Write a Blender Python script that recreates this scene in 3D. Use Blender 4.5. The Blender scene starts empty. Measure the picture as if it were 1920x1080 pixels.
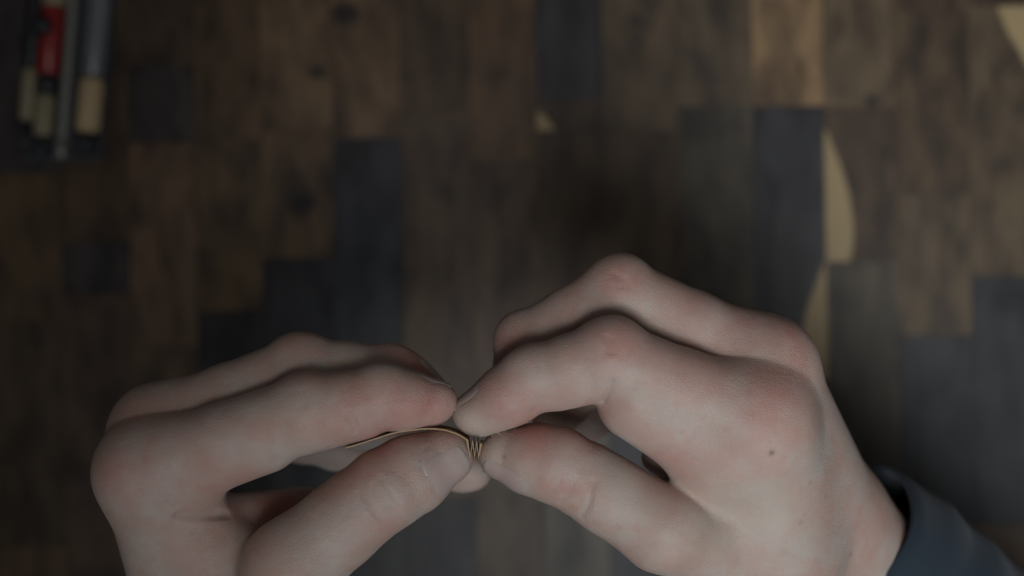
import bpy, bmesh, math, random
import numpy as np
from mathutils import Vector, Matrix

random.seed(7)
S = bpy.context.scene
COL = S.collection

# ------------------------------------------------------------------ camera, light, exposure
CAM_H = 720.0                      # mm above the table top
LENS = 59.0
FPX = 1920 * LENS / 36.0
PINCH = 257.0                      # height of the pinched strip above the table, mm

cam_d = bpy.data.cameras.new('camera')
cam = bpy.data.objects.new('camera', cam_d)
COL.objects.link(cam)
cam.location = (0, 0, CAM_H / 1000)
cam.rotation_euler = (0, 0, 0)
cam_d.lens = LENS
cam_d.sensor_width = 36
cam_d.clip_start = 0.01
cam_d.clip_end = 20
cam_d.dof.use_dof = True
cam_d.dof.focus_distance = (CAM_H - PINCH - 4) / 1000
cam_d.dof.aperture_fstop = 6.0
S.camera = cam

W = bpy.data.worlds.new('World')
S.world = W
W.use_nodes = True
W.node_tree.nodes['Background'].inputs[0].default_value = (1.0, 0.97, 0.94, 1)
W.node_tree.nodes['Background'].inputs[1].default_value = 0.19


def area(name, loc, target, size, power, color, size_y=None):
    d = bpy.data.lights.new(name, 'AREA')
    d.energy = power
    d.color = color
    d.size = size
    if size_y:
        d.shape = 'RECTANGLE'
        d.size_y = size_y
    o = bpy.data.objects.new(name, d)
    COL.objects.link(o)
    o.location = loc
    o.rotation_euler = (Vector(target) - Vector(loc)).to_track_quat('-Z', 'Y').to_euler()
    return o


key = area('hanging_lamp', (0.05, -0.25, 1.10), (0.20, 0.02, 0.2), 0.26, 1.3, (0.98, 0.98, 1.0))
key.data.spread = math.radians(47)
win = area('window_light', (0.42, -0.66, 1.12), (0.27, 0.0, 0.20), 0.6, 2.7, (0.80, 0.92, 1.0))
win.data.spread = math.radians(46)
area('table_sheen_light', (0.62, 0.16, 1.60), (0.10, 0.0, 0.0), 0.6, 1.75, (0.92, 0.97, 1.0))  # added light that gives the table its grey sheen on the right

vs = S.view_settings
vs.view_transform = 'Standard'
vs.look = 'None'
vs.gamma = 1
vs.use_curve_mapping = False
vs.exposure = -2.02
S.cycles.use_denoising = True
S.cycles.max_bounces = 6


# ------------------------------------------------------------------ helpers
def P(px, py, dz=0.0, base=PINCH):
    """point (mm) that the photograph shows at pixel px,py when it is dz above the pinch"""
    z = base + dz
    d = CAM_H - z
    return np.array([(px - 960) * d / FPX, (540 - py) * d / FPX, z], dtype=np.float64)


def T(px, py, z=0.0):
    return P(px, py, z, 0.0)


def unit(v):
    v = np.asarray(v, dtype=np.float64)
    return v / (np.linalg.norm(v) + 1e-9)


def link(name, me, mat=None, parent=None):
    o = bpy.data.objects.new(name, me)
    COL.objects.link(o)
    if mat:
        me.materials.append(mat)
    if parent:
        o.parent = parent
    return o


def tag(o, label=None, cat=None, group=None, kind=None):
    for k, v in (('label', label), ('category', cat), ('group', group), ('kind', kind)):
        if v:
            o[k] = v
    return o


def mesh_from(name, verts_mm, faces, smooth=True):
    me = bpy.data.meshes.new(name)
    me.from_pydata([tuple(v) for v in np.asarray(verts_mm) / 1000.0], [], faces)
    me.update()
    if smooth:
        me.polygons.foreach_set('use_smooth', [True] * len(me.polygons))
    return me


def new_mat(name):
    m = bpy.data.materials.new(name)
    m.use_nodes = True
    nt = m.node_tree
    return m, nt, nt.nodes['Principled BSDF']


def N(nt, kind, **kw):
    n = nt.nodes.new(kind)
    for k, v in kw.items():
        setattr(n, k, v)
    return n


def math_node(nt, op, a, b=None, c=None, clamp=False):
    n = nt.nodes.new('ShaderNodeMath')
    n.operation = op
    n.use_clamp = clamp
    for i, v in enumerate((a, b, c)):
        if v is None:
            continue
        if hasattr(v, 'links'):
            nt.links.new(v, n.inputs[i])
        else:
            n.inputs[i].default_value = v
    return n.outputs[0]


def mix_col(nt, fac, a, b, blend='MIX'):
    n = nt.nodes.new('ShaderNodeMix')
    n.data_type = 'RGBA'
    n.blend_type = blend
    for sock, v in ((n.inputs[0], fac), (n.inputs[6], a), (n.inputs[7], b)):
        if hasattr(v, 'links'):
            nt.links.new(v, sock)
        elif isinstance(v, (int, float)):
            sock.default_value = v
        else:
            sock.default_value = (*v, 1) if len(v) == 3 else v
    return n.outputs[2]


def smooth_step(nt, v, lo, hi):
    n = nt.nodes.new('ShaderNodeMapRange')
    n.interpolation_type = 'SMOOTHSTEP'
    nt.links.new(v, n.inputs[0])
    n.inputs[1].default_value = lo
    n.inputs[2].default_value = hi
    return n.outputs[0]


# ------------------------------------------------------------------ table
def wood_material():
    m, nt, bs = new_mat('oiled_dark_wood')
    L = nt.links
    tc = N(nt, 'ShaderNodeTexCoord')
    oi = N(nt, 'ShaderNodeObjectInfo')
    sep = N(nt, 'ShaderNodeSeparateXYZ')
    L.new(tc.outputs['Object'], sep.inputs[0])
    x = math_node(nt, 'MULTIPLY', sep.outputs[0], 1000)
    y = math_node(nt, 'MULTIPLY', sep.outputs[1], 1000)
    off = math_node(nt, 'MULTIPLY', oi.outputs['Random'], 900)

    def vec(sx, sy, add):
        c = N(nt, 'ShaderNodeCombineXYZ')
        L.new(math_node(nt, 'MULTIPLY', x, sx), c.inputs[0])
        L.new(math_node(nt, 'MULTIPLY', y, sy), c.inputs[1])
        L.new(math_node(nt, 'ADD', off, add), c.inputs[2])
        return c.outputs[0]

    def noise(v, scale, detail=3, rough=0.55):
        n = N(nt, 'ShaderNodeTexNoise')
        n.inputs['Scale'].default_value = scale
        n.inputs['Detail'].default_value = detail
        n.inputs['Roughness'].default_value = rough
        L.new(v, n.inputs['Vector'])
        return n.outputs['Fac']
    warp = noise(vec(0.045, 0.016, 0), 1.0, 2)
    ring = math_node(nt, 'ADD', math_node(nt, 'MULTIPLY', x, 0.16), math_node(nt, 'MULTIPLY', warp, 22))
    band = math_node(nt, 'SINE', ring)
    band = math_node(nt, 'MULTIPLY_ADD', band, 0.5, 0.5)
    fine = noise(vec(1.6, 0.05, 7), 1.0, 4, 0.65)
    blot = noise(vec(0.085, 0.04, 31), 1.0, 4)
    pores = smooth_step(nt, noise(vec(2.4, 0.12, 55), 1.0, 2), 0.60, 0.75)
    base = oi.outputs['Color']
    dark = mix_col(nt, 1.0, base, (0.40, 0.36, 0.36), 'MULTIPLY')
    lite = mix_col(nt, 1.0, base, (1.5, 1.42, 1.28), 'MULTIPLY')
    v = math_node(nt, 'MULTIPLY', band, 0.42)
    v = math_node(nt, 'ADD', v, math_node(nt, 'MULTIPLY', fine, 0.40))
    v = math_node(nt, 'ADD', v, math_node(nt, 'MULTIPLY', smooth_step(nt, blot, 0.32, 0.66), 0.60))
    v = math_node(nt, 'SUBTRACT', v, 0.14, clamp=True)
    c = mix_col(nt, v, dark, lite)
    # pale sapwood bounded by a ring of the trunk (a circle in the plank)
    def prop(name):
        a = N(nt, 'ShaderNodeAttribute')
        a.attribute_type = 'OBJECT'
        a.attribute_name = name
        return a.outputs['Fac']
    dx = math_node(nt, 'SUBTRACT', x, prop('sap_x'))
    dy = math_node(nt, 'SUBTRACT', y, prop('sap_y'))
    r = math_node(nt, 'SQRT', math_node(nt, 'ADD', math_node(nt, 'MULTIPLY', dx, dx), math_node(nt, 'MULTIPLY', dy, dy)))
    r = math_node(nt, 'ADD', r, math_node(nt, 'MULTIPLY', math_node(nt, 'SUBTRACT', warp, 0.5), 5.0))
    ins = math_node(nt, 'SUBTRACT', prop('sap_r'), r)
    sap = smooth_step(nt, ins, -0.9, 1.1)
    sapc = mix_col(nt, fine, (0.24, 0.172, 0.082), (0.38, 0.28, 0.15))
    c = mix_col(nt, sap, c, sapc)
    # knot
    kx = math_node(nt, 'SUBTRACT', x, prop('knot_x'))
    ky = math_node(nt, 'SUBTRACT', y, prop('knot_y'))
    kr = math_node(nt, 'SQRT', math_node(nt, 'ADD', math_node(nt, 'MULTIPLY', kx, kx),
                                         math_node(nt, 'MULTIPLY', math_node(nt, 'MULTIPLY', ky, ky), 1.6)))
    kr = math_node(nt, 'ADD', kr, math_node(nt, 'MULTIPLY', math_node(nt, 'SUBTRACT', blot, 0.5), 6.0))
    kn = math_node(nt, 'SUBTRACT', 1.0, smooth_step(nt, math_node(nt, 'SUBTRACT', kr, prop('knot_r')), -2.0, 2.5))
    c = mix_col(nt, math_node(nt, 'MULTIPLY', kn, 0.9), c, (0.012, 0.010, 0.010))
    c = mix_col(nt, math_node(nt, 'MULTIPLY', pores, 0.35), c, (0.01, 0.008, 0.006))
    L.new(c, bs.inputs['Base Color'])
    rr = math_node(nt, 'MULTIPLY_ADD', fine, 0.18, 0.36)
    L.new(rr, bs.inputs['Roughness'])
    bs.inputs['Specular IOR Level'].default_value = 0.34
    bmp = N(nt, 'ShaderNodeBump')
    bmp.inputs['Strength'].default_value = 0.25
    bmp.inputs['Distance'].default_value = 0.0003
    L.new(fine, bmp.inputs['Height'])
    L.new(bmp.outputs[0], bs.inputs['Normal'])
    return m


WOOD = wood_material()


def lin(c):
    return tuple((v / 255 / 12.92) if v / 255 < 0.04045 else ((v / 255 + 0.055) / 1.055) ** 2.4 for v in c)


# intrinsic wood colours (linear)
KINDS = {
    'black': (0.019, 0.018, 0.020),
    'dusk': (0.034, 0.029, 0.029),
    'navy': (0.025, 0.025, 0.029),
    'umber': (0.054, 0.036, 0.022),
    'brown': (0.076, 0.048, 0.027),
    'red': (0.066, 0.043, 0.029),
    'olive': (0.074, 0.053, 0.033),
    'tan': (0.104, 0.066, 0.040),
    'gold': (0.150, 0.100, 0.052),
    'grey': (0.060, 0.050, 0.038),
}
EDGES = [-820, -690, -560, -430, -300, -140, -10, 118, 245, 370, 493, 629, 756, 886, 1012, 1137, 1277, 1418, 1550, 1685, 1822, 1952, 2085, 2220, 2350, 2480, 2610]
COLS = [
    [(-900, 'brown'), (-120, 'umber'), (520, 'tan')],
    [(-900, 'umber'), (150, 'dusk'), (640, 'brown')],
    [(-900, 'tan'), (-260, 'brown'), (330, 'umber'), (900, 'navy')],
    [(-900, 'navy'), (40, 'olive'), (560, 'umber')],
    [(-900, 'umber'), (200, 'black'), (900, 'brown')],
    [(-900, 'umber'), (100, 'brown'), (700, 'umber')],
    [(-900, 'brown'), (-250, 'dusk'), (310, 'brown'), (590, 'umber'), (1010, 'brown')],
    [(-900, 'black'), (-120, 'brown'), (440, 'dusk'), (540, 'red'), (1100, 'umber')],
    [(-900, 'umber'), (-300, 'umber'), (112, 'dusk'), (258, 'tan'), (640, 'brown'), (1200, 'brown')],
    [(-900, 'black'), (-150, 'brown'), (254, 'brown'), (575, 'black'), (1080, 'umber')],
    [(-900, 'brown'), (-60, 'tan'), (236, 'brown'), (478, 'black'), (980, 'black'), (1400, 'umber')],
    [(-900, 'umber'), (-330, 'tan'), (254, 'navy'), (860, 'black'), (1300, 'umber')],
    [(-900, 'brown'), (-120, 'umber'), (205, 'red'), (930, 'black'), (1240, 'umber')],
    [(-900, 'umber'), (-200, 'brown'), (300, 'red'), (880, 'umber'), (1150, 'navy')],
    [(-900, 'brown'), (-380, 'navy'), (188, 'umber'), (245, 'umber'), (760, 'grey'), (1200, 'umber')],
    [(-900, 'umber'), (-250, 'olive'), (250, 'umber'), (700, 'navy'), (1220, 'brown')],
    [(-900, 'brown'), (-90, 'olive'), (205, 'grey'), (820, 'navy'), (1290, 'umber')],
    [(-900, 'navy'), (-350, 'gold'), (207, 'navy'), (720, 'grey'), (1190, 'brown')],
    [(-900, 'brown'), (-260, 'olive'), (213, 'umber'), (500, 'grey'), (960, 'umber')],
    [(-900, 'olive'), (-200, 'umber'), (32, 'umber'), (375, 'olive'), (642, 'navy'), (1130, 'umber')],
    [(-900, 'tan'), (-500, 'umber'), (26, 'olive'), (533, 'navy'), (1000, 'brown')],
    [(-900, 'brown'), (-100, 'olive'), (500, 'brown'), (900, 'umber')],
    [(-900, 'umber'), (60, 'brown'), (660, 'navy')],
    [(-900, 'olive'), (240, 'umber'), (820, 'brown')],
    [(-900, 'brown'), (-60, 'navy'), (480, 'umber')],
    [(-900, 'umber'), (300, 'tan'), (760, 'dusk')],
]


def plank_mesh(w, l):
    c, zt, zb = 0.14, 0.0, -18.0
    def ring(i, z):
        return [(-w / 2 + i, -l / 2 + i, z), (w / 2 - i, -l / 2 + i, z), (w / 2 - i, l / 2 - i, z), (-w / 2 + i, l / 2 - i, z)]
    v = ring(0, zb) + ring(0, zt - c) + ring(c, zt)
    f = [(3, 2, 1, 0), (8, 9, 10, 11)]
    for a in (0, 4):
        for i in range(4):
            j = (i + 1) % 4
            f.append((a + i, a + j, a + 4 + j, a + 4 + i))
    return mesh_from('plank', v, f, smooth=False)


def build_table():
    sub, nt, bs = new_mat('glue_joint_wood')
    bs.inputs['Base Color'].default_value = (0.012, 0.009, 0.007, 1)
    nz = N(nt, 'ShaderNodeTexNoise')
    nz.inputs['Scale'].default_value = 300
    nt.links.new(mix_col(nt, nz.outputs['Fac'], (0.008, 0.006, 0.005), (0.02, 0.015, 0.011)), bs.inputs['Base Color'])
    bs.inputs['Roughness'].default_value = 0.8
    a, b = T(EDGES[0] - 2, 1460), T(EDGES[-1] + 2, -902)
    v = [(x, y, z) for z in (-32, -16.5) for x, y in ((a[0], a[1]), (b[0], a[1]), (b[0], b[1]), (a[0], b[1]))]
    f = [(3, 2, 1, 0), (4, 5, 6, 7)] + [(i, (i + 1) % 4, 4 + (i + 1) % 4, 4 + i) for i in range(4)]
    top = link('table_top', mesh_from('table_top', v, f, False), sub)
    tag(top, 'dark table top of mixed brown and black wood planks', 'table', kind='structure')
    top.rotation_euler = (0, 0, math.radians(0.9))
    special = {}
    for ci, col in enumerate(COLS):
        x0, x1 = EDGES[ci], EDGES[ci + 1]
        for k, (y0, kind) in enumerate(col):
            y1 = col[k + 1][0] if k + 1 < len(col) else 1450
            p0, p1 = T(x0, y1), T(x1, y0)
            gap = 0.04
            o = link('plank', plank_mesh(p1[0] - p0[0] - gap, p1[1] - p0[1] - gap), WOOD, top)
            cx, cy = (p0[0] + p1[0]) / 2, (p0[1] + p1[1]) / 2
            o.location = (cx / 1000, cy / 1000, random.uniform(-0.06, 0.0) / 1000)
            j = [random.uniform(0.95, 1.06) for _ in range(3)]
            g = random.uniform(0.93, 1.07)
            kc = KINDS[kind]
            o.color = (kc[0] * g * (0.5 + j[0] / 2), kc[1] * g * (0.5 + j[1] / 2), kc[2] * g * (0.5 + j[2] / 2), 1)
            o['sap_x'] = 0.0; o['sap_y'] = 0.0; o['sap_r'] = -50.0
            o['knot_x'] = 0.0; o['knot_y'] = 0.0; o['knot_r'] = -50.0
            special[(x0, y0)] = (o, cx, cy)

    def sap(key, px, py, rpx):
        o, cx, cy = special[key]
        p = T(px, py)
        o['sap_x'] = float(p[0] - cx); o['sap_y'] = float(p[1] - cy); o['sap_r'] = float(rpx / FPX * CAM_H)

    def knot(key, px, py, rpx):
        o, cx, cy = special[key]
        p = T(px, py)
        o['knot_x'] = float(p[0] - cx); o['knot_y'] = float(p[1] - cy); o['knot_r'] = float(rpx / FPX * CAM_H)
    sap((1550, 213), 1270, 425, 329)
    sap((1418, 207), 1960, 720, 468)
    sap((1822, 26), 2390, -160, 545)
    sap((1012, 188), 960, 292, 100)
    sap((1822, 533), 2100, 380, 215)
    knot((629, -330), 655, 18, 26)
    knot((493, 236), 570, 375, 24)
    knot((493, -60), 600, 130, 14)
    knot((1137, -250), 1200, 40, 10)
    knot((1550, -260), 1640, 200, 14)
    return top


build_table()


# ------------------------------------------------------------------ signed-distance modelling of the hands
def smin(a, b, k):
    if k <= 0:
        return np.minimum(a, b)
    h = np.maximum(k - np.abs(a - b), 0) / k
    return np.minimum(a, b) - h * h * k * 0.25


class Cone:
    """rounded cone a->b, optionally squashed along n by factor s"""
    def __init__(self, a, b, ra, rb, n=None, s=1.0):
        self.a, self.b = np.asarray(a, np.float32), np.asarray(b, np.float32)
        self.ra, self.rb = ra, rb
        self.n = None if n is None else unit(n).astype(np.float32)
        self.s = s

    def __call__(self, p):
        ba = self.b - self.a
        q = p - self.a
        t = np.clip(q @ ba / (ba @ ba + 1e-6), 0, 1)
        q = q - t[:, None] * ba
        if self.n is not None:
            dn = q @ self.n
            q = q + np.outer(dn * (1 / self.s - 1), self.n).astype(np.float32)
            return (np.sqrt((q * q).sum(1)) - (self.ra + (self.rb - self.ra) * t)) * min(1.0, self.s)
        return np.sqrt((q * q).sum(1)) - (self.ra + (self.rb - self.ra) * t)


class Group:
    def __init__(self, items, k):
        self.items, self.k = items, k

    def __call__(self, p):
        d = self.items[0](p)
        for it in self.items[1:]:
            d = smin(d, it(p), self.k)
        return d


def lerp(a, b, t):
    return a + (b - a) * t


def finger(j, r, dorsal, k=1.9, tip_flat=0.86, pad=1.0):
    """j: MCP, PIP, DIP, tip centre; r: radii at those; dorsal: one vector per phalanx"""
    it = []
    n = len(j) - 1
    for i in range(n):
        a, b = j[i], j[i + 1]
        mid = lerp(a, b, 0.5)
        ax = unit(b - a)
        d = unit(dorsal[i] - ax * (dorsal[i] @ ax))
        last = i == n - 1
        rm = 0.5 * (r[i] + r[i + 1]) * (0.98 if last else 0.95)
        if last:
            m2 = lerp(a, b, 0.45)
            it.append(Cone(a, m2, r[i] * 0.97, r[i] * 0.98, d, 0.96))
            it.append(Cone(m2, b, r[i] * 0.97, r[i + 1], d, tip_flat))
            it.append(Cone(lerp(a, b, 0.40) - d * r[i] * 0.22, lerp(a, b, 0.92) - d * r[i + 1] * 0.22,
                           r[i] * 0.84 * pad, r[i + 1] * 0.90 * pad))
        else:
            it.append(Cone(a, mid, r[i], rm))
            it.append(Cone(mid, b, rm, r[i + 1]))
            it.append(Cone(lerp(a, b, 0.28) - d * rm * 0.26, lerp(a, b, 0.72) - d * rm * 0.26, rm * 0.90 * pad, rm * 0.88 * pad))
        if i > 0:
            dd = unit(unit(dorsal[i - 1]) + unit(dorsal[i]))
            it.append(Cone(a + dd * r[i] * 0.20 - ax * 1.0, a + dd * r[i] * 0.20 + ax * 1.0, r[i] * 0.86, r[i] * 0.86))
    return Group(it, k)


class Hand:
    def __init__(self, fingers, palm, k_palm=9.0, k_join=(11, 10, 8, 8, 5.5, 3, 3), k_fingers=0.35):
        self.f, self.palm, self.kp, self.kj, self.kf = fingers, Group(palm, k_palm), k_palm, k_join, k_fingers
        self.creases = []
        self.bumps = []

    def base(self, p):
        pal = self.palm(p)
        d = None
        for g, kj in zip(self.f, self.kj):
            e = smin(g(p), pal, kj)
            d = e if d is None else smin(d, e, self.kf)
        return d

    def __call__(self, p):
        p = np.asarray(p, np.float32)
        out = np.empty(len(p), np.float32)
        for s in range(0, len(p), 400000):
            q = p[s:s + 400000]
            d = self.base(q)
            for pts, rad, depth in self.creases:
                pa = np.asarray(pts)
                ix = np.nonzero(np.all((q > pa.min(0) - 3 * rad) & (q < pa.max(0) + 3 * rad), axis=1))[0]
                if not len(ix):
                    continue
                c = None
                for a, b in zip(pts[:-1], pts[1:]):
                    e = Cone(a, b, 0, 0)(q[ix])
                    c = e if c is None else np.minimum(c, e)
                d[ix] += depth * np.exp(-(c / rad) ** 2)
            for c0, rad, h in self.bumps:
                d = d - h * np.exp(-((q - c0) ** 2).sum(1) / rad ** 2)
            out[s:s + 400000] = d
        return out

    def grad(self, p, e=0.25):
        g = np.zeros_like(p, dtype=np.float32)
        for i in range(3):
            o = np.zeros(3, np.float32)
            o[i] = e
            g[:, i] = self(p + o) - self(p - o)
        return g / (np.linalg.norm(g, axis=1, keepdims=True) + 1e-9)

    def hits(self, pix, z0=45.0):
        """front surface points seen at pixels"""
        o = np.array([P(x, y, z0) for x, y in pix])
        d = o - np.array([0, 0, CAM_H])
        d /= np.linalg.norm(d, axis=1, keepdims=True)
        t = np.zeros(len(o))
        for _ in range(110):
            v = self(o + d * t[:, None])
            if (v < 0.03).all():
                break
            t = np.where(v < 0.03, t, np.minimum(t + np.maximum(v * 0.75, 0.05), 230))
        return o + d * t[:, None]

    def hit(self, px, py):
        return self.hits([(px, py)])[0]

    def crease(self, pix, rad=0.7, depth=0.8):
        self.creases.append((list(self.hits(pix)), rad, depth))

    def bump(self, pix, rad, h):
        c = self.hit(*pix).astype(np.float32)
        self.bumps.append((c, rad, h))


def polygonise(f, lo, hi, h):
    """sparse surface nets"""
    lo = np.asarray(lo, np.float32)
    B = 8
    n = (np.ceil((np.asarray(hi) - lo) / h / B).astype(int)) * B
    V = np.empty(n + 1, np.float32)
    nb = n // B
    idx = np.stack(np.meshgrid(*[np.arange(k) for k in nb], indexing='ij'), -1).reshape(-1, 3)
    cen = lo + (idx * B + B / 2) * h
    dc = f(cen)
    act = np.abs(dc) < (B * h * 0.9 + 3.0)
    big = np.repeat(np.repeat(np.repeat(dc.reshape(nb), B, 0), B, 1), B, 2)
    V[:-1, :-1, :-1] = big
    V[-1] = 1e3; V[:, -1] = 1e3; V[:, :, -1] = 1e3
    g = np.arange(B + 1)
    loc = np.stack(np.meshgrid(g, g, g, indexing='ij'), -1).reshape(-1, 3)
    ia = idx[act]
    for s in range(0, len(ia), 500):
        blk = ia[s:s + 500]
        gi = (blk[:, None, :] * B + loc[None]).reshape(-1, 3)
        V[gi[:, 0], gi[:, 1], gi[:, 2]] = f(lo + gi.astype(np.float32) * h)
    V[0] = np.abs(V[0]) + .1; V[:, 0] = np.abs(V[:, 0]) + .1; V[:, :, 0] = np.abs(V[:, :, 0]) + .1
    V[-1] = 1e1; V[:, -1] = 1e1; V[:, :, -1] = 1e1
    ins = V < 0
    cnt = np.zeros(n, np.int8)
    for dx in (0, 1):
        for dy in (0, 1):
            for dz in (0, 1):
                cnt += ins[dx:n[0] + dx, dy:n[1] + dy, dz:n[2] + dz]
    cells = np.argwhere((cnt > 0) & (cnt < 8))
    vid = -np.ones(n, np.int64)
    vid[cells[:, 0], cells[:, 1], cells[:, 2]] = np.arange(len(cells))
    acc = np.zeros((len(cells), 3)); num = np.zeros(len(cells))
    corners = [(a, b, c) for a in (0, 1) for b in (0, 1) for c in (0, 1)]
    for c0 in corners:
        for ax in range(3):
            if c0[ax]:
                continue
            c1 = list(c0); c1[ax] = 1
            va = V[cells[:, 0] + c0[0], cells[:, 1] + c0[1], cells[:, 2] + c0[2]]
            vb = V[cells[:, 0] + c1[0], cells[:, 1] + c1[1], cells[:, 2] + c1[2]]
            m = (va < 0) != (vb < 0)
            t = va[m] / (va[m] - vb[m])
            pt = np.tile(np.array(c0, float), (m.sum(), 1))
            pt[:, ax] = t
            acc[m] += pt; num[m] += 1
    verts = lo + (cells + acc / num[:, None]) * h
    quads = []
    for ax in range(3):
        u, w = (ax + 1) % 3, (ax + 2) % 3
        sl0 = [slice(None)] * 3; sl1 = [slice(None)] * 3
        sl0[ax] = slice(0, n[ax]); sl1[ax] = slice(1, n[ax] + 1)
        A, Bv = ins[tuple(sl0)], ins[tuple(sl1)]
        e = np.argwhere(A != Bv)
        ok = (e[:, u] > 0) & (e[:, w] > 0) & (e[:, u] < n[u]) & (e[:, w] < n[w])
        e = e[ok]
        inside0 = A[e[:, 0], e[:, 1], e[:, 2]]
        def cell(du, dw):
            c = e.copy(); c[:, u] -= du; c[:, w] -= dw
            return vid[c[:, 0], c[:, 1], c[:, 2]]
        q = np.stack([cell(1, 1), cell(0, 1), cell(0, 0), cell(1, 0)], 1)
        q[~inside0] = q[~inside0][:, ::-1]
        quads.append(q)
    return verts, np.concatenate(quads)


def skin_material():
    m, nt, bs = new_mat('skin')
    L = nt.links
    tc = N(nt, 'ShaderNodeTexCoord')

    def noise(scale, detail=3, rough=0.5):
        n = N(nt, 'ShaderNodeTexNoise')
        n.inputs['Scale'].default_value = scale
        n.inputs['Detail'].default_value = detail
        n.inputs['Roughness'].default_value = rough
        L.new(tc.outputs['Object'], n.inputs['Vector'])
        return n.outputs['Fac']

    def attr(name):
        a = N(nt, 'ShaderNodeAttribute')
        a.attribute_name = name
        return a.outputs['Fac']
    base = mix_col(nt, smooth_step(nt, noise(75, 3), 0.32, 0.68), (0.445, 0.305, 0.255), (0.465, 0.385, 0.335))
    base = mix_col(nt, math_node(nt, 'MULTIPLY', smooth_step(nt, noise(190, 2), 0.50, 0.72), 0.35), base, (0.43, 0.26, 0.215))
    base = mix_col(nt, math_node(nt, 'MULTIPLY', attr('red'), math_node(nt, 'MULTIPLY_ADD', noise(170, 4, 0.65), 1.8, 0.0), clamp=True), base, (0.43, 0.17, 0.14))
    base = mix_col(nt, attr('pale'), base, (0.48, 0.42, 0.355))
    base = mix_col(nt, attr('spot'), base, (0.13, 0.075, 0.055))
    fr = smooth_step(nt, noise(420, 1), 0.70, 0.80)
    base = mix_col(nt, math_node(nt, 'MULTIPLY', fr, 0.15), base, (0.30, 0.17, 0.11))
    L.new(base, bs.inputs['Base Color'])
    bs.inputs['Subsurface Weight'].default_value = 0.6
    bs.inputs['Subsurface Radius'].default_value = (1.0, 0.35, 0.18)
    bs.inputs['Subsurface Scale'].default_value = 0.0032
    bs.inputs['Roughness'].default_value = 0.46
    bs.inputs['Specular IOR Level'].default_value = 0.35
    vo = N(nt, 'ShaderNodeTexVoronoi')
    vo.feature = 'DISTANCE_TO_EDGE'
    vo.inputs['Scale'].default_value = 1100
    L.new(tc.outputs['Object'], vo.inputs['Vector'])
    hgt = math_node(nt, 'MULTIPLY', smooth_step(nt, vo.outputs['Distance'], 0.0, 0.16), 0.45)
    hgt = math_node(nt, 'ADD', hgt, math_node(nt, 'MULTIPLY', noise(480, 4, 0.6), 1.2))
    b = N(nt, 'ShaderNodeBump')
    b.inputs['Strength'].default_value = 0.48
    b.inputs['Distance'].default_value = 0.0003
    L.new(hgt, b.inputs['Height'])
    L.new(b.outputs[0], bs.inputs['Normal'])
    return m


def nail_material():
    m, nt, bs = new_mat('fingernail')
    tc = N(nt, 'ShaderNodeTexCoord')
    n = N(nt, 'ShaderNodeTexNoise')
    n.inputs['Scale'].default_value = 260
    nt.links.new(tc.outputs['Object'], n.inputs['Vector'])
    a = N(nt, 'ShaderNodeAttribute')
    a.attribute_name = 'free_edge'
    c = mix_col(nt, n.outputs['Fac'], (0.40, 0.29, 0.26), (0.45, 0.345, 0.31))
    c = mix_col(nt, a.outputs['Fac'], c, (0.52, 0.46, 0.40))
    nt.links.new(c, bs.inputs['Base Color'])
    bs.inputs['Roughness'].default_value = 0.42
    bs.inputs['Subsurface Weight'].default_value = 0.1
    bs.inputs['Subsurface Scale'].default_value = 0.002
    return m


SKIN = skin_material()
NAIL = nail_material()
VOX = 0.62


def build_hand(H, name, lo, hi, red=(), pale=(), spot=()):
    v, q = polygonise(H, lo, hi, VOX)
    v = v.astype(np.float32)
    for _ in range(2):
        d = H(v)
        g = H.grad(v)
        v = v - g * np.clip(d, -0.5, 0.5)[:, None]
    me = bpy.data.meshes.new(name)
    me.vertices.add(len(v))
    me.vertices.foreach_set('co', (v / 1000).astype(np.float32).ravel())
    me.loops.add(len(q) * 4)
    me.loops.foreach_set('vertex_index', q.astype(np.int32).ravel())
    me.polygons.add(len(q))
    me.polygons.foreach_set('loop_start', np.arange(0, len(q) * 4, 4, dtype=np.int32))
    me.polygons.foreach_set('use_smooth', np.ones(len(q), bool))
    me.update(calc_edges=True)
    me.validate()
    for nm, spec in (('red', red), ('pale', pale), ('spot', spot)):
        a = np.zeros(len(v), np.float32)
        for (px, py, rad, amt), c in zip(spec, H.hits([q_[:2] for q_ in spec])):
            a = np.maximum(a, amt * np.exp(-((v - c) ** 2).sum(1) / rad ** 2))
        at = me.attributes.new(nm, 'FLOAT', 'POINT')
        at.data.foreach_set('value', np.clip(a, 0, 1))
    return link(name, me, SKIN)


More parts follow.
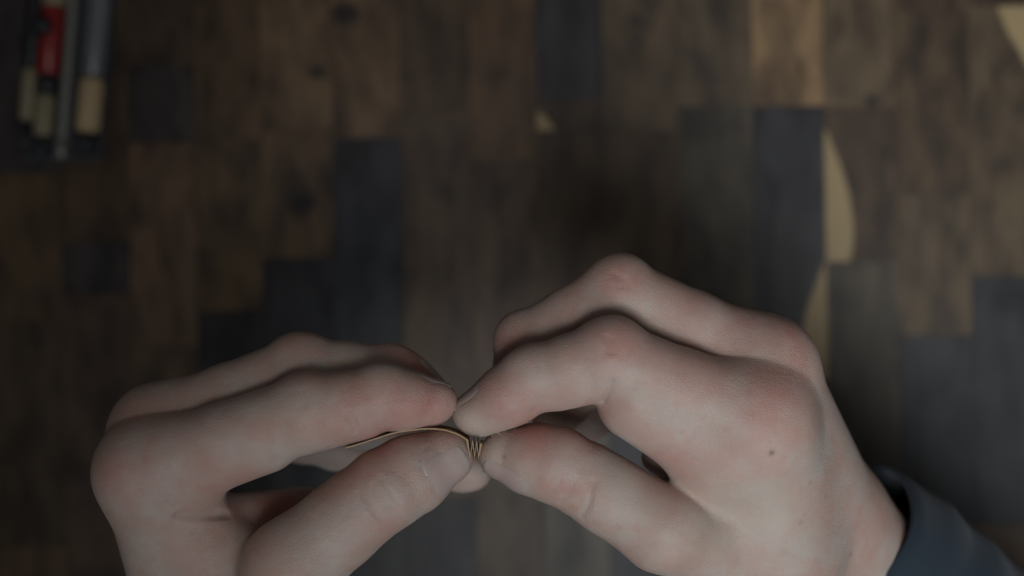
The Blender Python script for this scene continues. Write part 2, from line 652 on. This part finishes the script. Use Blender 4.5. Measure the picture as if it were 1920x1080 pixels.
def add_nail(H, hand, dip, tip, dorsal, rt, width, length):
    ax = unit(tip - dip)
    d = unit(dorsal - ax * (dorsal @ ax))
    side = np.cross(ax, d)
    end = tip + ax * rt * 0.72
    nu, nv = 13, 13
    O, D, LIFT, free = [], [], [], []
    for i in range(nu):
        u = i / (nu - 1)
        for j in range(nv):
            w = (j / (nv - 1)) * 2 - 1
            sq = 1 - 0.10 * (1 - u) - (0.10 * u ** 4)
            back = 0.9 * (1 - math.sqrt(max(0, 1 - 0.6 * w * w)))
            uu = u * length
            if u < 0.35:
                uu += back * 2.2 * (1 - u / 0.35)
            else:
                uu -= back * 2.8 * ((u - 0.35) / 0.65)
            ang = w * sq * width
            c = end - ax * (length - uu)
            o = c + d * math.cos(ang) * rt * 2.0 + side * math.sin(ang) * (rt * 2.0)
            O.append(o); D.append(unit(c - o))
            LIFT.append(0.36 - 0.42 * max(abs(w) ** 5, (1 - u) ** 8))
            free.append(max(0.0, (u - 0.90) / 0.10))
    O, D, LIFT = np.array(O), np.array(D), np.array(LIFT)
    t = np.zeros(len(O))
    for _ in range(50):
        t = np.minimum(t + np.maximum(H(O + D * t[:, None]), 0) * 0.8, rt * 1.7)
    top = O + D * (t - LIFT)[:, None]
    top = np.array(top)
    # smooth the plate so that it bridges the flesh below
    G = top.reshape(nu, nv, 3)
    for _ in range(3):
        G[1:-1, 1:-1] = 0.5 * G[1:-1, 1:-1] + 0.125 * (G[:-2, 1:-1] + G[2:, 1:-1] + G[1:-1, :-2] + G[1:-1, 2:])
    top = G.reshape(-1, 3)
    bot = top - d * 0.45
    n = len(top)
    faces = []
    for i in range(nu - 1):
        for j in range(nv - 1):
            a = i * nv + j
            faces.append((a, a + nv, a + nv + 1, a + 1))
            faces.append((n + a, n + a + 1, n + a + nv + 1, n + a + nv))
    rim = [j for j in range(nv)] + [i * nv + nv - 1 for i in range(1, nu)] + \
          [(nu - 1) * nv + j for j in range(nv - 2, -1, -1)] + [i * nv for i in range(nu - 2, 0, -1)]
    for a, b in zip(rim, rim[1:] + rim[:1]):
        faces.append((a, b, n + b, n + a))
    me = mesh_from('fingernail', np.concatenate([top, bot]), faces)
    bm = bmesh.new(); bm.from_mesh(me); bmesh.ops.recalc_face_normals(bm, faces=bm.faces); bm.to_mesh(me); bm.free()
    at = me.attributes.new('free_edge', 'FLOAT', 'POINT')
    at.data.foreach_set('value', np.array(free + free, np.float32))
    return link('fingernail', me, NAIL, hand)


V3 = lambda *a: np.array(a, np.float64)

# ---- right hand
rI = [P(1418, 792, -2), P(1143, 672, 4), P(1000, 712, 2), P(893, 773, -1)]
rM = [P(1436, 682, -14), P(1160, 552, -13), P(988, 645, -16), P(968, 745, -22)]
rR = [P(1432, 708, -32), P(1180, 640, -34), P(1065, 735, -38), P(1035, 782, -42)]
rP = [P(1420, 738, -50), P(1240, 680, -54), P(1150, 745, -58), P(1100, 792, -60)]
rT = [P(1236, 990, -3), P(1046, 871, -3), P(946, 856, -4.5)]
dI = [V3(.35, .93, .1), V3(-.25, .95, .1), V3(-.53, .8, .1)]
R_THUMB_D = [V3(-.3, -.6, .75), V3(-.05, -.85, .5)]
right = Hand(
    [Group(finger(rI, [12.8, 10.6, 8.9, 6.9], dI, pad=0.95).items + [Cone(P(1196, 748, 0), P(1340, 832, -4), 11.6, 13.0)], 2.4),
     finger(rM, [12.0, 10.6, 9.0, 7.0], [V3(.35, .93, 0), V3(-.45, .9, 0), V3(-.95, .2, 0)]),
     finger(rR, [10.5, 9.6, 8.2, 6.6], [V3(.3, .9, 0), V3(-.5, .8, 0), V3(-.8, .3, 0)]),
     finger(rP, [9.5, 8.2, 7.2, 5.8], [V3(.3, .9, 0), V3(-.5, .8, 0), V3(-.8, .3, 0)]),
     finger(rT, [11.6, 10.4, 7.4], R_THUMB_D),
     Cone(P(1232, 858, -24), P(1335, 910, -20), 4.5, 6.5),
     Cone(P(1258, 908, -22), P(1325, 952, -18), 3.6, 5.2)],
    [Cone(P(1418, 800, -3), P(1520, 985, -42), 12.5, 14),
     Cone(P(1436, 745, -10), P(1538, 975, -46), 12.2, 14.5),
     Cone(P(1440, 692, -15), P(1552, 965, -50), 12.6, 15.4),
     Cone(P(1432, 712, -32), P(1550, 985, -62), 11, 14),
     Cone(P(1420, 740, -50), P(1535, 1010, -72), 10.5, 13),
     Cone(P(1424, 850, -8), P(1445, 1000, -24), 12, 17),
     Cone(P(1250, 995, -4), P(1430, 1075, -30), 10.5, 15.5),
     Cone(P(1425, 985, -18), P(1455, 1040, -30), 9, 17),
     Cone(P(1430, 1075, -34), P(1530, 1030, -55), 15, 18),
     Cone(P(1540, 995, -56), P(1790, 1235, -110), 21, 24, V3(.3, .3, -.9), 0.9)])
rI_d = dI
right.crease([(1130, 752), (1138, 735), (1150, 718)], 1.0, 0.7)
right.crease([(1001, 772), (1006, 758), (1012, 745)], 1.0, 0.7)
for dx in (0, 9, 20):
    right.crease([(1132 + dx, 628 + dx * .3), (1137 + dx, 645), (1134 + dx, 662)], 0.55, 0.5)
    right.crease([(1150 + dx, 510 + dx * .5), (1158 + dx, 525 + dx * .4), (1160 + dx, 540)], 0.55, 0.5)
right.crease([(1075, 905), (1066, 925), (1050, 940)], 0.85, 0.38)
right.crease([(1110, 905), (1108, 930), (1100, 955), (1092, 968)], 0.9, 0.5)
right.crease([(1058, 885), (1050, 905), (1036, 920)], 0.7, 0.16)
right.bump((1465, 742), 9, 0.8)
right.bump((1478, 635), 9, 0.8)
right.bump((1440, 940), 22, 1.2)

# ---- left hand
lI = [P(272, 882, -4), P(575, 775, 3), P(715, 745, 3), P(811, 751, 0)]
lM = [P(295, 805, -16), P(565, 696, -12), P(735, 708, -13), P(797, 735, -14)]
lR = [P(305, 810, -34), P(552, 742, -44), P(720, 800, -48), P(878, 882, -44)]
lP = [P(310, 840, -52), P(500, 802, -64), P(600, 828, -68), P(670, 850, -70)]
lT = [P(548, 1062, 1), P(722, 917, 2), P(832, 859, 0)]
L_THUMB_D = [V3(.45, -.45, .8), V3(.30, -.42, .85)]
left = Hand(
    [finger(lI, [12.2, 10.6, 8.7, 6.9], [V3(-.3, .95, .1), V3(.1, .95, .1), V3(0, .97, .1)]),
     finger(lM, [11.5, 10.2, 8.8, 6.9], [V3(-.3, .95, 0), V3(0, 1, 0), V3(.4, .9, 0)]),
     finger(lR, [10.5, 9.6, 8.2, 7.0], [V3(0, 1, 0), V3(.3, .9, 0), V3(.1, 1, 0)]),
     finger(lP, [9.5, 8.2, 7.2, 5.8], [V3(0, 1, 0), V3(.4, .8, 0), V3(.2, 1, 0)]),
     finger(lT, [12.6, 11.3, 8.3], L_THUMB_D),
     Cone(P(395, 985, -16), P(572, 948, -30), 8.5, 5.5)],
    [Cone(P(272, 892, -6), P(390, 1240, -34), 12, 15),
     Cone(P(295, 815, -18), P(370, 1240, -44), 12, 15),
     Cone(P(300, 830, -36), P(370, 1250, -58), 11, 14),
     Cone(P(310, 860, -54), P(390, 1260, -70), 10, 13),
     Cone(P(330, 945, -12), P(440, 1170, -22), 12, 18),
     Cone(P(548, 1062, 0), P(450, 1245, -24), 12.5, 16),
     Cone(P(425, 1040, -14), P(440, 1200, -26), 10, 18),
     Cone(P(400, 1250, -48), P(470, 1700, -85), 22, 27, V3(.9, 0, -.4), 0.9)])
left.crease([(335, 966), (380, 968), (425, 964)], 1.1, 1.5)
left.crease([(668, 806), (664, 792), (655, 780)], 1.0, 0.7)
left.crease([(672, 925), (684, 955), (706, 982)], 0.9, 0.5)
left.crease([(698, 912), (714, 940), (735, 962)], 0.85, 0.42)
left.crease([(716, 898), (733, 925), (748, 945)], 0.7, 0.25)
for dx in (0, 10):
    left.crease([(560 + dx, 730), (566 + dx, 748), (562 + dx, 764)], 0.5, 0.3)
left.bump((215, 880), 9, 0.6)
left.crease([(800, 838), (784, 852), (784, 872), (800, 886)], 0.7, 0.2)

lo_r = np.minimum.reduce(rI + rM + rR + rP + rT + [P(1440, 1100, -30), P(1585, 990, -100)]) - 22
hi_r = np.maximum.reduce(rI + rM + rR + rP + rT + [P(1880, 1000, -90), P(1585, 990, -30)]) + 22
lo_r[1] = P(1860, 1250, -100)[1] - 20
hand_r = build_hand(
    right, 'hand', lo_r, hi_r,
    red=[(1450, 735, 12, .5), (1470, 625, 10, .55), (1150, 640, 8, .55), (1160, 525, 8, .45), (950, 765, 10, .5), (1320, 700, 12, .3),
         (1010, 800, 9, .7), (1080, 808, 9, .65), (1140, 835, 8, .6), (940, 640, 9, .45), (1065, 920, 8, .25), (1030, 760, 7, .4),  # skin flush, plus warm bounce painted in where thumb and index meet
         (1300, 560, 10, .35), (1400, 600, 10, .4), (1250, 850, 8, .3), (1470, 780, 8, .35), (1640, 930, 12, .2), (1080, 560, 9, .25)],
    pale=[(878, 793, 5, .55), (905, 815, 3.5, .4), (920, 845, 6, .45), (1400, 960, 16, .5), (1330, 1010, 12, .3), (1230, 960, 10, .25), (1250, 770, 9, .25), (1240, 600, 8, .2)],
    spot=[(1447, 849, .75, .85), (946, 857, .5, .55), (1519, 905, .7, .35), (1595, 1040, .9, .4), (1549, 930, .9, .3), (1500, 980, .7, .3)])
tag(hand_r, 'right hand with arched index finger coming out of a dark sleeve, pinching the folded end', 'hand', 'hands holding the folded strip')
lo_l = np.minimum.reduce(lI + lM + lR + lP + lT + [P(262, 900, -80)]) - 22
hi_l = np.maximum.reduce(lI + lM + lR + lP + lT) + 22
lo_l[1] = P(470, 1640, -85)[1] - 20
hi_l[0] = max(hi_l[0], P(640, 1640, -85)[0])
hand_l = build_hand(
    left, 'hand', lo_l, hi_l,
    red=[(800, 765, 9, .75), (750, 765, 9, .65), (690, 765, 9, .5), (720, 835, 11, .65), (660, 885, 9, .5), (790, 820, 8, .5), (795, 690, 9, .8),  # flush of the skin, with bounced red painted into the shaded pinch creases
         (640, 800, 8, .35), (215, 880, 9, .4), (520, 965, 10, .75), (440, 960, 8, .5), (400, 900, 14, .3), (560, 640, 8, .35),
         (600, 720, 9, .25), (690, 960, 9, .25), (240, 790, 9, .3)],
    pale=[(868, 845, 4, .25), (785, 872, .6, .55)],
    spot=[(360, 1000, .7, .25)])
tag(hand_l, 'left hand with long flat fingers holding the straight tail of the strip, thumbnail showing', 'hand', 'hands holding the folded strip')

add_nail(left.f[4], hand_l, lT[1], lT[2], L_THUMB_D[1], 8.0, 0.95, 13.0)
add_nail(right.f[4], hand_r, rT[1], rT[2], R_THUMB_D[1], 7.4, 0.9, 12.5)
add_nail(right.f[0], hand_r, rI[2], rI[3], dI[2], 6.9, 0.85, 11)
add_nail(right.f[1], hand_r, rM[2], rM[3], V3(-.95, .2, 0), 7.0, 0.85, 11)
add_nail(left.f[0], hand_l, lI[2], lI[3], V3(0, .97, -.15), 7.0, 0.85, 11)
add_nail(left.f[1], hand_l, lM[2], lM[3], V3(.4, .9, -.1), 6.9, 0.85, 11)


# ---- sleeve
def fabric_material():
    m, nt, bs = new_mat('dark_knit_fabric')
    L = nt.links
    tc = N(nt, 'ShaderNodeTexCoord')
    n1 = N(nt, 'ShaderNodeTexNoise'); n1.inputs['Scale'].default_value = 55; n1.inputs['Detail'].default_value = 4
    n2 = N(nt, 'ShaderNodeTexNoise'); n2.inputs['Scale'].default_value = 1300; n2.inputs['Detail'].default_value = 2
    L.new(tc.outputs['Object'], n1.inputs['Vector']); L.new(tc.outputs['Object'], n2.inputs['Vector'])
    c = mix_col(nt, n1.outputs['Fac'], (0.007, 0.016, 0.028), (0.014, 0.026, 0.040))
    c = mix_col(nt, math_node(nt, 'MULTIPLY', smooth_step(nt, n2.outputs['Fac'], 0.4, 0.7), 0.5), c, (0.014, 0.021, 0.029))
    L.new(c, bs.inputs['Base Color'])
    bs.inputs['Roughness'].default_value = 0.9
    bs.inputs['Sheen Weight'].default_value = 0.1
    b = N(nt, 'ShaderNodeBump'); b.inputs['Strength'].default_value = 0.6; b.inputs['Distance'].default_value = 0.0005
    L.new(n2.outputs['Fac'], b.inputs['Height']); L.new(b.outputs[0], bs.inputs['Normal'])
    return m


FAB = fabric_material()


def build_sleeve(hand, a, b, r0, r1):
    ax = unit(b - a)
    u = unit(np.cross(ax, V3(0, 0, 1)))
    w = np.cross(u, ax)
    ln = np.linalg.norm(b - a)
    nr, ns = 40, 56
    rnd = random.Random(3)
    ph = [rnd.uniform(0, 6.28) for _ in range(6)]
    def ring(t, inset):
        out = []
        for j in range(ns):
            th = 2 * math.pi * j / ns
            s = t * ln
            r = r0 + (r1 - r0) * min(1, s / 60)
            if s < 3.0:
                r -= (1 - s / 3.0) ** 2 * 0.8
            wr = min(1, s / 22)
            r += wr * (1.5 * math.sin(s * 0.28 + 1.4 * math.sin(th + ph[0]) + ph[1]) * (0.5 + 0.5 * math.sin(th * 2 + ph[2] + s * .03))
                       + 1.0 * math.sin(3 * th + s * 0.06 + ph[3]))
            r += (1 - wr) * 0.3 * math.sin(5 * th + ph[4])
            r -= inset
            out.append(a + ax * s + u * math.cos(th) * r + w * math.sin(th) * r * 0.93)
        return out
    v = []
    for i in range(nr):
        v += ring(i / (nr - 1), 0)
    for i in range(9):
        v += ring((8 - i) / (nr - 1) * 0.7, 1.7)
    # order: outer cuff->arm, inner deep->cuff
    f = []
    def strip(r_a, r_b):
        for j in range(ns):
            k = (j + 1) % ns
            f.append((r_a * ns + j, r_a * ns + k, r_b * ns + k, r_b * ns + j))
    for i in range(nr - 1):
        strip(i, i + 1)
    for i in range(nr, nr + 8):
        strip(i, i + 1)
    strip(nr + 8, 0)
    me = mesh_from('sleeve', v, f)
    bm = bmesh.new(); bm.from_mesh(me); bmesh.ops.recalc_face_normals(bm, faces=bm.faces); bm.to_mesh(me); bm.free()
    return link('sleeve', me, FAB, hand)


build_sleeve(hand_r, P(1582, 1000, -64), P(2130, 1545, -175), 26.6, 34)


# ------------------------------------------------------------------ folded strip
def build_strip():
    m, nt, bs = new_mat('kraft_strip')
    tc = N(nt, 'ShaderNodeTexCoord')
    n = N(nt, 'ShaderNodeTexNoise'); n.inputs['Scale'].default_value = 900; n.inputs['Detail'].default_value = 3
    nt.links.new(tc.outputs['Object'], n.inputs['Vector'])
    nt.links.new(mix_col(nt, n.outputs['Fac'], (0.30, 0.19, 0.095), (0.44, 0.29, 0.16)), bs.inputs['Base Color'])
    bs.inputs['Roughness'].default_value = 0.6
    pix = [(648, 840), (672, 833), (700, 824), (735, 813), (768, 807), (800, 804), (830, 806), (852, 812), (868, 820), (876, 826),
           (881, 856), (886.5, 828), (890, 855), (894, 829), (897.5, 857), (902, 832)]
    pts = np.array([P(x, y, 5.0)[:2] for x, y in pix])
    # densify the bowed tail
    dense = []
    for i in range(len(pts) - 1):
        k = 5 if i < 9 else 1
        for s in range(k):
            t = s / k
            if i < 9:
                p0, p1, p2, p3 = pts[max(i - 1, 0)], pts[i], pts[i + 1], pts[min(i + 2, 9)]
                q = 0.5 * ((2 * p1) + (-p0 + p2) * t + (2 * p0 - 5 * p1 + 4 * p2 - p3) * t * t + (-p0 + 3 * p1 - 3 * p2 + p3) * t ** 3)
            else:
                q = pts[i]
            dense.append(q)
    dense.append(pts[-1])
    c = np.array(dense)
    n = len(c)
    th = 0.30
    off = []
    for i in range(n):
        ta = unit(c[min(i + 1, n - 1)] - c[i]) if i < n - 1 else unit(c[i] - c[i - 1])
        tb = unit(c[i] - c[max(i - 1, 0)]) if i > 0 else ta
        na, nb_ = V3(-ta[1], ta[0]), V3(-tb[1], tb[0])
        nn = unit(na + nb_)
        off.append(nn * (0.18 if i < 44 else th) / max(0.45, nn @ na))
    off = np.array(off)
    z1, z0 = PINCH + 5.0, PINCH - 7.0
    v = []
    for z in (z0, z1):
        for sgn in (-1, 1):
            v += [(p[0] + sgn * o[0], p[1] + sgn * o[1], z) for p, o in zip(c, off)]
    f = []
    for i in range(n - 1):
        a, b, d, e = i, n + i, 2 * n + i, 3 * n + i
        f += [(a, a + 1, b + 1, b), (d, e, e + 1, d + 1), (a, d, d + 1, a + 1), (b, b + 1, e + 1, e)]
    f += [(0, n, 3 * n, 2 * n), (n - 1, 3 * n - 1, 4 * n - 1, 2 * n - 1)]
    me = mesh_from('folded_strip', v, f, False)
    bm = bmesh.new(); bm.from_mesh(me); bmesh.ops.recalc_face_normals(bm, faces=bm.faces); bm.to_mesh(me); bm.free()
    o = link('folded_strip', me, m)
    tag(o, 'thin tan strip with tiny accordion folds pinched between the two thumbs', 'strip')


build_strip()


# ------------------------------------------------------------------ pens in the dark case
def simple_mat(name, c0, c1, rough, scale=300, metal=0.0):
    m, nt, bs = new_mat(name)
    tc = N(nt, 'ShaderNodeTexCoord')
    n = N(nt, 'ShaderNodeTexNoise'); n.inputs['Scale'].default_value = scale; n.inputs['Detail'].default_value = 3
    nt.links.new(tc.outputs['Object'], n.inputs['Vector'])
    nt.links.new(mix_col(nt, n.outputs['Fac'], c0, c1), bs.inputs['Base Color'])
    bs.inputs['Roughness'].default_value = rough
    bs.inputs['Metallic'].default_value = metal
    return m


M_BLACK = simple_mat('black_plastic', (0.012, 0.013, 0.016), (0.02, 0.022, 0.026), 0.35)
M_CASE = simple_mat('dark_case', (0.036, 0.038, 0.046), (0.052, 0.055, 0.063), 0.45)
M_GREY = simple_mat('grey_barrel', (0.13, 0.14, 0.145), (0.19, 0.20, 0.20), 0.25)
M_STEEL = simple_mat('grey_metal', (0.19, 0.19, 0.17), (0.25, 0.245, 0.22), 0.3, metal=0.3)
M_RED = simple_mat('red_plastic', (0.20, 0.014, 0.013), (0.32, 0.024, 0.021), 0.3)
M_CORK = simple_mat('tan_grip', (0.46, 0.33, 0.18), (0.60, 0.45, 0.27), 0.6)
M_DULL = simple_mat('olive_grip', (0.24, 0.20, 0.12), (0.31, 0.26, 0.165), 0.6)


def lathe(name, a, b, prof, mat, parent, seg=24):
    """prof: (t along a->b in 0..1, radius mm)"""
    ax = unit(b - a)
    u = unit(np.cross(ax, V3(0, 0, 1)))
    w = np.cross(u, ax)
    v, f = [], []
    for t, r in prof:
        c = lerp(a, b, t)
        for j in range(seg):
            th = 2 * math.pi * j / seg
            v.append(c + u * math.cos(th) * r + w * math.sin(th) * r)
    for i in range(len(prof) - 1):
        for j in range(seg):
            k = (j + 1) % seg
            f.append((i * seg + j, i * seg + k, (i + 1) * seg + k, (i + 1) * seg + j))
    f.append(tuple(range(seg)))
    f.append(tuple(reversed(range((len(prof) - 1) * seg, len(prof) * seg))))
    me = mesh_from(name, v, f)
    bm = bmesh.new(); bm.from_mesh(me); bmesh.ops.recalc_face_normals(bm, faces=bm.faces); bm.to_mesh(me); bm.free()
    for p in me.polygons:
        if len(p.vertices) > 4:
            p.use_smooth = False
    return link(name, me, mat, parent)


def empty(name, loc_mm):
    o = bpy.data.objects.new(name, None)
    COL.objects.link(o)
    o.empty_display_size = 0.01
    o.location = Vector(loc_mm) / 1000
    return o


def part_of(o, root):
    o.parent = root
    o.matrix_parent_inverse = Matrix.Translation(root.location).inverted()


def pen(label, pts, secs, group='pens lying in the dark case', z=6.0):
    """pts: axis pixel ends; secs: (name, y0 px, y1 px, r0, r1, mat, rounded)"""
    (xa, ya), (xb, yb) = pts
    root = empty('pen', T(xa, ya, 0.8))
    tag(root, label, 'pen', group)
    for name, y0, y1, r0, r1, mat, rnd in secs:
        x0 = xa + (xb - xa) * (y0 - ya) / (yb - ya)
        x1 = xa + (xb - xa) * (y1 - ya) / (yb - ya)
        a, b = T(x0, y0, z), T(x1, y1, z)
        if rnd:
            prof = [(0, r0 * .55), (.04, r0 * .85), (.10, r0), (.9, r1), (.96, r1 * .85), (1, r1 * .55)]
        else:
            prof = [(0, r0 * .9), (.02, r0), (.98, r1), (1, r1 * .9)]
        part_of(lathe(name, a, b, prof, mat, None), root)
    return root


def build_case():
    c = [T(48, 303), T(196, 303), T(236, -150), T(88, -150)]
    root = empty('pen_case', (T(120, 120)[0], T(120, 120)[1], 0))
    tag(root, 'flat dark case with a raised rim lying under the pens', 'case')
    def slab(name, quad, z0, z1, mat):
        bm = bmesh.new()
        vs_ = [bm.verts.new((p[0] / 1000, p[1] / 1000, z / 1000)) for z in (z0, z1) for p in quad]
        for f in [(3, 2, 1, 0), (4, 5, 6, 7)] + [(i, (i + 1) % 4, 4 + (i + 1) % 4, 4 + i) for i in range(4)]:
            bm.faces.new([vs_[i] for i in f])
        bmesh.ops.recalc_face_normals(bm, faces=bm.faces)
        bmesh.ops.bevel(bm, geom=list(bm.edges), offset=0.0003, segments=2, affect='EDGES')
        me = bpy.data.meshes.new(name)
        bm.to_mesh(me); bm.free()
        part_of(link(name, me, mat), root)
    slab('base', c, 0.05, 0.8, M_CASE)
    cen = sum(c) / 4
    for i in range(4):
        a, b = c[i], c[(i + 1) % 4]
        ins = lambda p: p + unit(cen - p) * 3.0
        slab('rim', [a, b, ins(b), ins(a)] , 0.8, 4.6, M_CASE)


build_case()
pen('pen with smooth grey barrel and wide tan grip', ((199, -120), (160, 292)),
    [('barrel', -120, 145, 5.0, 5.0, M_GREY, False), ('grip', 145, 250, 5.2, 5.2, M_CORK, True), ('tip', 250, 292, 4.4, 2.0, M_BLACK, False)])
pen('slim plain grey metal rod pen beside the red pen', ((146, -120), (114, 298)),
    [('barrel', -120, 262, 2.7, 2.7, M_STEEL, False), ('tip', 262, 298, 3.0, 2.6, M_STEEL, False)], z=3.9)
rp = pen('red barrelled pen with black collar and olive grip', ((112, -120), (76, 296)),
         [('cap', -120, 12, 5.0, 5.0, M_DULL, False), ('barrel', 12, 140, 5.0, 5.0, M_RED, False),
          ('collar', 140, 176, 4.2, 3.8, M_BLACK, False), ('grip', 176, 256, 4.2, 4.0, M_DULL, True), ('tip', 256, 296, 3.0, 1.5, M_BLACK, False)])
cl = lathe('clip', T(70, 45, 10.6), T(96, 54, 11.4), [(0, 1.8), (.1, 4.4), (.75, 4.0), (1, 2.0)], M_BLACK, None)
part_of(cl, rp)
pen('thin black pen with narrow olive band', ((76, -120), (46, 280)),
    [('barrel', -120, 126, 3.2, 3.2, M_BLACK, False), ('band', 126, 228, 3.3, 3.3, M_DULL, True), ('tip', 228, 280, 3.0, 1.4, M_BLACK, False)], z=4.6)
